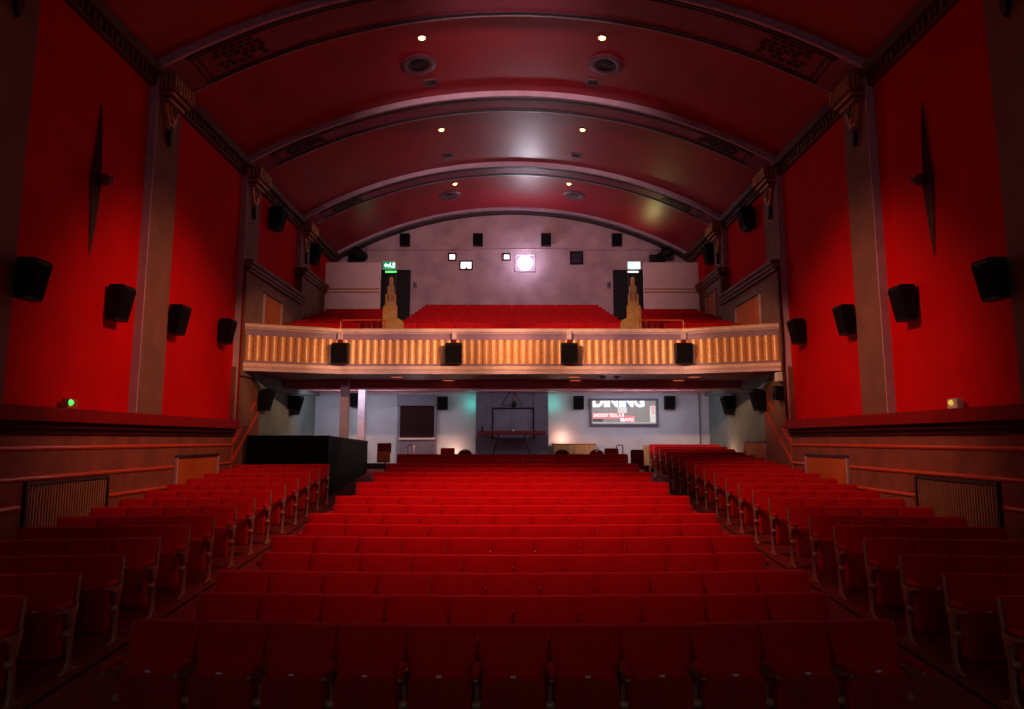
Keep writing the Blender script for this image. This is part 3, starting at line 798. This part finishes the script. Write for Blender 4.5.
for x, wd in ((-.5, 'over the middle seats'), (2.35, 'before the lit sign'), (2.72, 'beside its twin before the lit sign')):
    r = empty('smoke_detector', (x, 17.35, 1.62), 0, 'small rose-grey detector on balcony soffit %s' % wd, 'detector', 'soffit detectors')
    B().lathe([(0, 0), (.10, 0), (.10, -.02), (.065, -.03), (.05, -.06), (0, -.065)], None, 20).build('housing', 'pale_pink', r, True)
    B().lathe([(0, -.064), (.02, -.066), (.012, -.075), (0, -.076)], None, 10).build('sensor', 'chrome', r, True)
# columns
for (x, y, zb, zt, lab) in ((-4.62, 18.55, floor_z(18.55), 1.62, 'pale square column rising from the black booth'), (-4.62, 20.7, floor_z(20.7), 1.62, 'pale square column behind, nearer the rear wall')):
    r = empty('column', (x, y, zb), 0, lab, 'column', 'pale columns', 'structure')
    h = zt-zb
    box((-.105, -.12, 0), (.105, .12, h), .012).build('shaft', 'lilac_paint', r)
    box((-.13, -.145, h-.10), (.13, .145, h-.0), .01).build('collar', 'lilac_paint', r)
# black booth
r = empty('sound_booth', (-5.42, 18.4, floor_z(16.2)), 0, 'large matt black boarded booth enclosure behind the side seats', 'booth')
zb = -floor_z(16.2)
bb = B()
bb.box((-.98, -2.12, -.02), (1.0, -2.04, zb+.05), .008); bb.build('front_board', 'black_board', r)
B().prism([(-2.04, .0), (2.3, .3), (2.3, zb-.10), (-2.04, zb+.05)], 'x', .94, 1.0).build('side_board', 'black_board', r)
B().prism([(-2.12, zb+.05), (2.3, zb-.10), (2.3, zb-.06), (-2.12, zb+.09)], 'x', .945, 1.02).build('capping', 'black_cabinet', r)
box((-.98, -2.15, zb+.05), (1.02, -2.0, zb+.09), .008).build('front_capping', 'black_cabinet', r)
bb = B()
for x in (-.35, .3): bb.box((x-.004, -2.124, .0), (x+.004, -2.118, zb+.04))
bb.build('board_joint', 'black_cabinet', r)
# serving hatch with roller shutter
r = empty('serving_hatch', (-3.12, 22.2, floor_z(22.2)), 0, 'grey framed serving hatch closed by a dark brown roller shutter', 'hatch')
zf = -floor_z(22.2)
box((-.66, -.16, zf+1.09), (.66, 0, zf+1.44), .012).build('shutter_box', 'slate_light', r)
bb = B()
for k in range(24): bb.box((-.56, -.060-(.012 if k % 2 else 0), zf+.05+k*.0434), (.56, -.03, zf+.05+k*.0434+.041), .004)
bb.build('shutter', 'shutter_brown', r)
for s in (-1, 1): box((min(s*.56, s*.65), -.10, 0), (max(s*.56, s*.65), 0, zf+1.09), .008).build('jamb', 'slate_light', r)
box((-.56, -.09, 0), (.56, -.005, zf-.02), .006).build('lower_panel', 'slate', r)
box((-.58, -.20, zf-.02), (.58, -.0, zf+.045), .012).build('counter', 'pale_pink', r)
# dark kiosk with double doors, and hoist on its front
r = empty('kiosk', (0, 21.95, floor_z(21.95)), 0, 'dark slate kiosk block with double doors in the middle of the rear wall', 'kiosk')
zf = -floor_z(21.95)
bb = B()
bb.box((-1.18, -.05, 0), (-.66, .25, zf+1.60), .01); bb.box((.72, -.05, 0), (1.18, .25, zf+1.60), .01); bb.box((-.66, .0, zf+1.02), (.72, .25, zf+1.60), .01); bb.box((-1.18, -.08, 0), (1.18, -.0, zf+.0), .01)
bb.build('body', 'slate', r)
for a, c_ in ((-.62, .02), (.03, .68)):
    d = box((a, .05, 0), (c_, .10, zf+.98), .006).build('door', 'slate_light', r)
    B().tube([((c_-.06) if a < 0 else (a+.06), .03, zf+.30), ((c_-.06) if a < 0 else (a+.06), .03, zf+.50)], .012).build('door_handle', 'slate_light', d, True)
bb = B(); bb.box((-.66, -.01, 0), (-.62, .10, zf+1.02), .004); bb.box((.68, -.01, 0), (.72, .10, zf+1.02), .004); bb.box((-.62, -.01, zf+.98), (.68, .10, zf+1.02), .004)
bb.build('door_frame', 'black_board', r)
bb = B(); bb.tube([(-.08, -.04, zf+1.52), (-.34, -.04, zf+1.10)], .012); bb.tube([(.08, -.04, zf+1.52), (.34, -.04, zf+1.10)], .012); bb.tube([(-.34, -.04, zf+1.10), (.34, -.04, zf+1.10)], .008)
bb.build('stay', 'black_metal', r, True)
r = empty('pendant_lamp', (.03, 21.75, 1.63), 0, 'small dark hanging lamp in front of the dark kiosk doors', 'lamp')
B().tube([(0, 0, 0), (0, 0, -.42)], .010).build('stem', 'red_ledge', r, True)
B().lathe([(0, .05), (.04, .05), (.085, -.02), (.07, -.12), (0, -.12)], Matrix.Translation((.03, -.02, -.47)) @ Matrix.Rotation(.5, 4, 'X'), 16).build('head', 'black_cabinet', r, True)
# trestle table with sloping red top
r = empty('trestle_table', (-.01, 21.45, floor_z(21.45)), 0, 'red-topped tall trestle table standing before the dark kiosk', 'table')
zf = -floor_z(21.45)
B().prism([(-.22, zf+.13), (-.22, zf+.165), (.22, zf+.27), (.22, zf+.235)], 'x', -1.08, 1.08, None, .006).build('tabletop', 'plush_dark', r)
for s in (-1, 1):
    for yy in (-.18, .18):
        B().tube([(s*.40, yy*.6, zf+.16), (s*.74, yy*1.3, 0)], .022).build('leg', 'black_metal', r, True)
B().tube([(-.62, 0, .38), (.62, 0, .38)], .014).build('stretcher', 'black_metal', r, True)
for (x, lab, m) in ((-.95, 'small black bottle standing on the red trestle table', 'black_cabinet'), (.05, 'tiny pale cup standing mid way on the red trestle table', 'white_plastic')):
    o = B().lathe([(0, 0), (.035, 0), (.036, .10 if m == 'black_cabinet' else .05), (.014, .14 if m == 'black_cabinet' else .055), (.014, .17 if m == 'black_cabinet' else .056), (0, .17 if m == 'black_cabinet' else .056)], None, 12).build('bottle' if m == 'black_cabinet' else 'cup', m, None, True)
    o.location = (x, 21.55, .253-.0); tag(o, lab, 'bottle' if m == 'black_cabinet' else 'cup')

# lit display sign
r = empty('lit_sign', (3.69, 22.2, .885), 0, 'wide framed lit display sign with white and red lettering', 'sign')
W, H = 1.06, .375
bb = B(); t = .075
bb.box((-W-t, -.08, -H-t), (-W, 0, H+t), .008); bb.box((W, -.08, -H-t), (W+t, 0, H+t), .008); bb.box((-W, -.08, H), (W, 0, H+t), .008); bb.box((-W, -.08, -H-t), (W, 0, -H), .008)
bb.build('frame', 'slate', r)
sc_ = box((-W, -.03, -H), (W, -.002, H)).build('screen', 'screen_grey', r)
def on_screen(x0, x1, z0, z1, m, nm, y=-.034): return box((x0, y, z0), (x1, -.029, z1)).build(nm, m, sc_)
on_screen(-W+.02, -.0, -.21, -.03, 'screen_red', 'red_banner'); on_screen(-.08, .36, -.32, -.12, 'screen_red', 'red_banner')
on_screen(-.20, .10, -.03, .16, 'screen_pale', 'pale_patch'); on_screen(.86, 1.04, -.33, .20, 'screen_pale', 'pale_patch', -.033)
on_screen(-W+.03, -.70, -.31, -.23, 'screen_dark', 'dark_tag'); on_screen(-.10, .08, .18, H-.01, 'screen_cyan', 'cyan_patch'); on_screen(.06, .16, .2, H-.01, 'screen_blue', 'blue_patch', -.0335)
on_screen(-W+.02, W-.02, -.365, -.345, 'screen_pale', 'bottom_line')
for q in range(4): on_screen(.93, 1.0, -.05+q*.08, -.05+q*.08+.05, 'screen_red', 'red_mark', -.036)
bm = text_mesh('DINING', .52, 1.0)
xs = [v.co.x for v in bm.verts]; kx = 1.70/(max(xs)-min(xs))
for v in bm.verts: v.co = Vector((v.co.x*kx-.17, v.co.y-.040, v.co.z+.185))
bmesh.ops.bisect_plane(bm, geom=bm.verts[:]+bm.edges[:]+bm.faces[:], plane_co=(0, 0, H-.005), plane_no=(0, 0, 1), clear_outer=True)
tb = B(); tb.bm.free(); tb.bm = bm; tb.build('large_lettering', 'screen_white', sc_)
for txt, size, wid, x, z in (('SHOOGY TEOL A B', .15, 1.0, -.50, -.155), ('SEAVO', .15, .44, .10, -.30)):
    bm = text_mesh(txt, size, 1.0)
    xs = [v.co.x for v in bm.verts]; kx = wid/(max(xs)-min(xs))
    for v in bm.verts: v.co = Vector((v.co.x*kx+x, v.co.y-.040, v.co.z+z))
    tb = B(); tb.bm.free(); tb.bm = bm; tb.build('small_lettering', 'screen_white', sc_)

# loose chairs behind the last row, cupboards and end panel
def stack_chair(x, y, label, rounded, m, w=.40, top=.88):
    z = floor_z(y)
    r = empty('stacking_chair', (x, y, z), 0, label, 'chair', 'loose chairs behind the last row')
    if rounded:
        pts = [(-w/2, .48)] + [(w/2, .48)] + [(w/2*math.cos(a)*(1.0), .70+(top-.70)*math.sin(a)) for a in [PI*k/12 for k in range(13)]]
    else:
        pts = [(-w/2, .48), (w/2, .48), (w/2, top-.03), (w/2-.03, top), (-w/2+.03, top), (-w/2, top-.03)]
    B().prism(pts, 'y', .16, .21, None, .012).build('backrest', m, r)
    if rounded: box((-.05, .15, top-.055), (.05, .165, top-.03), .004).build('hand_slot', 'tag_white', r)
    box((-w/2, -.22, .42), (w/2, .18, .48), .02).build('seat', m, r)
    for sx in (-1, 1):
        B().tube([(sx*(w/2-.02), -.19, 0), (sx*(w/2-.02), -.17, .43)], .012).build('leg', 'chrome', r, True)
        B().tube([(sx*(w/2-.02), .20, 0), (sx*(w/2-.02), .17, .43), (sx*(w/2-.02), .19, .70)], .012).build('leg', 'chrome', r, True)
    return r
stack_chair(-1.82, 19.0, 'square-backed red chair below the shutter hatch side of the dark kiosk', False, 'plush', .40, .90)
stack_chair(-1.33, 19.0, 'round-backed dark red chair with hand slot near the dark kiosk', True, 'plush_dark', .40, .86)
stack_chair(1.42, 19.0, 'round-backed dark red chair just past the dark kiosk', True, 'plush_dark', .42, .86)
stack_chair(2.40, 19.0, 'round-backed dark red chair below the lit sign', True, 'plush_dark', .42, .86)
stack_chair(2.82, 19.0, 'square-backed dark red chair below the lit sign', False, 'plush_dark', .40, .89)
stack_chair(3.42, 18.3, 'square-backed red chair standing alone nearest the pale end panel', False, 'plush_dark', .36, .93)
z = floor_z(18.6)
r = empty('spare_seat', (-3.52, 18.6, z), 0, 'spare tip-up seat with brown plywood base on a pedestal beside the booth', 'seat')
box((-.19, .02, .80), (.19, .10, 1.08), .02).build('backrest', 'plush_dark', r)
box((-.18, -.06, .55), (.18, .01, .86), .02).build('seat_pan', 'panel_wood', r)
B().tube([(.05, .03, .02), (.05, .03, .80)], .025).build('pedestal', 'chrome', r, True)
box((-.12, -.14, 0), (.16, .18, .025), .008).build('foot', 'chrome', r)
o = empty('wooden_cupboard', (2.02, 22.0, floor_z(22.0)), 0, 'low orange-wood cupboard against rear wall between dark kiosk and lit sign', 'cupboard')
box((-.68, -.14, 0), (.68, .20, .80), .01).build('carcass', 'pale_wood', o)
for a in (-.66, .01): box((a, -.155, .06), (a+.65, -.14, .76), .004).build('door', 'pale_wood', o)
box((-.70, -.16, .80), (.70, .205, .83), .006).build('worktop', 'panel_wood', o)
o = empty('end_panel', (4.24, 21.05, floor_z(21.05)), 0, 'pale wooden end panel closing the side seats beside sign wall', 'panel')
box((-.15, -.04, .20), (.12, .04, .82), .008).build('board', 'pale_wood', o)
box((-.13, -.06, 0), (.16, .06, .20), .006).build('plinth', 'black_board', o)
for x, lab in ((-2.93, 'small chrome barrier rail before the shutter hatch'), (3.12, 'small chrome barrier rail among the red chairs')):
    r = empty('barrier_rail', (x, 19.6, floor_z(19.6)), 0, lab, 'railing', 'chrome barrier rails')
    B().tube([(-.09, 0, .01), (-.09, 0, .90), (-.07, 0, .93), (.07, 0, .93), (.09, 0, .90), (.09, 0, .01)], .016).build('hoop', 'chrome', r, True)
    for sx in (-1, 1): B().lathe([(0, 0), (.05, 0), (.045, .012), (0, .014)], Matrix.Translation((sx*.09, 0, 0)), 14).build('foot', 'chrome', r, True)

# ------------------------------------------------------------------ lights
def light(kind, name, loc, energy, col, target=None, **kw):
    l = bpy.data.lights.new(name, kind); l.energy = energy; l.color = col
    for k, v in kw.items(): setattr(l, k, v)
    o = bpy.data.objects.new(name, l); COL.objects.link(o); o.location = loc
    if target is not None: o.rotation_euler = (Vector(target)-Vector(loc)).to_track_quat('-Z', 'Y').to_euler()
    return o
R_ = math.radians
# red-amber floods crossing the hall onto the opposite side walls
for s in (-1, 1):
    light('SPOT', 'wall_flood', (s*-2.4, 9.4, 7.4), 2700, (1, .34, .20), (s*6.6, 12.8, .3), spot_size=R_(43), spot_blend=1, shadow_soft_size=.25)
# warm floods on the balcony front from the proscenium rig
for q in (-1, 1):
    for x in (.9, 3.0, 5.3):
        light('SPOT', 'balcony_flood', (q*4.6, 6.4, 4.4), 3100, (1, .50, .26), (-q*x, 16.6, 2.14), spot_size=R_(16), spot_blend=.6, shadow_soft_size=.10)
# red wash on the stalls
light('SPOT', 'stalls_top_light', (0, 10.5, 8.0), 3100, (1, .16, .14), (0, 11.2, -.9), spot_size=R_(56), spot_blend=1, shadow_soft_size=.3)
light('SPOT', 'stalls_wash', (0, 4.6, 8.0), 1450, (1, .16, .14), (0, 9.5, -1.0), spot_size=R_(56), spot_blend=1, shadow_soft_size=.3)
# pinkish wash on the back wall
light('SPOT', 'back_wall_wash', (0, 6.0, 7.0), 3200, (1, .58, .60), (0, 24.5, 5.8), spot_size=R_(50), spot_blend=.9, shadow_soft_size=.3)
# light returned by the lit cinema screen behind the camera
light('AREA', 'screen_return', (0, -4.0, 2.6), 44, (.95, .80, 1.0), (0, 10, 3.0), shape='RECTANGLE', size=10, size_y=4.5)
# amber lamps
for x, y in ((1.91, 13.24), (1.94, 17.48), (1.90, 21.42)):
    for s in (-1, 1):
        light('SPOT', 'amber_downlight', (s*x, y, 8.25), 70, (1, .42, .18), (s*x, y, 0), spot_size=R_(95), spot_blend=.8, shadow_soft_size=.07)
# under the balcony
for x in (-4.6, 3.9):
    light('AREA', 'soffit_panel', (x, 20.0, 1.46), 26, (.84, .86, 1.0), (x, 22.3, .2), shape='RECTANGLE', size=2.6, size_y=.3)
light('AREA', 'soffit_panel', (0, 19.6, 1.44), 9, (.85, .82, 1.0), (0, 22.3, .2), shape='RECTANGLE', size=2.0, size_y=.3)
for q in (-1, 1):
    light('SPOT', 'stage_fill', (q*1.0, 1.0, 3.3), 1500, (1, .72, .78), (q*3.6, 19.0, 1.2), spot_size=R_(15), spot_blend=1, shadow_soft_size=.15)  # added fill spots brightening the beams, columns and walls below the balcony
for x in (-2.8, 2.9):
    light('POINT', 'rear_fill', (x, 19.6, .55), 7, (1, .72, .78), shadow_soft_size=.2)  # added point lights lifting the soffit where bounce is missing
for s in (-1, 1):
    light('POINT', 'teal_accent', (s*1.34, 21.98, 1.15), 2.6, (.05, 1, .75), shadow_soft_size=.12)
for p in ((-1.9, 21.95, -.40), (1.62, 21.97, .02)):
    light('POINT', 'floor_lamp_glow', p, 9, (1, .55, .36), shadow_soft_size=.08)
light('POINT', 'wall_lamp_glow', (6.2, 19.9, -.40), 9, (1, .48, .25), shadow_soft_size=.08)
# added yellow-green spot for the glow on the vault over the sign-side door
light('SPOT', 'vault_glow_spot', (4.9, 22.9, 6.3), 12, (.9, .72, .16), (3.9, 22.0, 8.0), spot_size=R_(100), spot_blend=1, shadow_soft_size=.05)
light('POINT', 'exit_sign_glow', (-4.57, 24.2, 6.3), .6, (.1, 1, .4), shadow_soft_size=.1)
light('SPOT', 'exit_sign_uplight', (4.55, 24.15, 6.62), 22, (.85, .80, .25), (4.1, 22.2, 8.0), spot_size=R_(120), spot_blend=1, shadow_soft_size=.22)
light('POINT', 'exit_sign_glow', (4.55, 24.2, 6.3), .7, (.7, 1, .85), shadow_soft_size=.1)
light('POINT', 'projector_spill', (.49, 23.9, 6.55), 32, (.85, .72, 1), shadow_soft_size=.15)

w = bpy.data.worlds.new('world'); SC.world = w; w.use_nodes = True
w.node_tree.nodes['Background'].inputs['Color'].default_value = (1, .5, .45, 1)
w.node_tree.nodes['Background'].inputs['Strength'].default_value = .004

# ------------------------------------------------------------------ camera
cam = bpy.data.cameras.new('camera'); cam.sensor_width = 36; cam.lens = 670/1024*36; cam.clip_end = 200; cam.clip_start = .1
co = bpy.data.objects.new('camera', cam); COL.objects.link(co); co.rotation_euler = (R_(90+7.2), 0, 0)
SC.camera = co
for o in SC.objects:
    if o.parent is None: o.location.z += ZO
SC.view_settings.view_transform = 'Standard'; SC.view_settings.look = 'None'; SC.view_settings.gamma = 1; SC.view_settings.use_curve_mapping = False
SC.view_settings.exposure = 0
SC.cycles.max_bounces = 6
SC.cycles.sample_clamp_indirect = 3
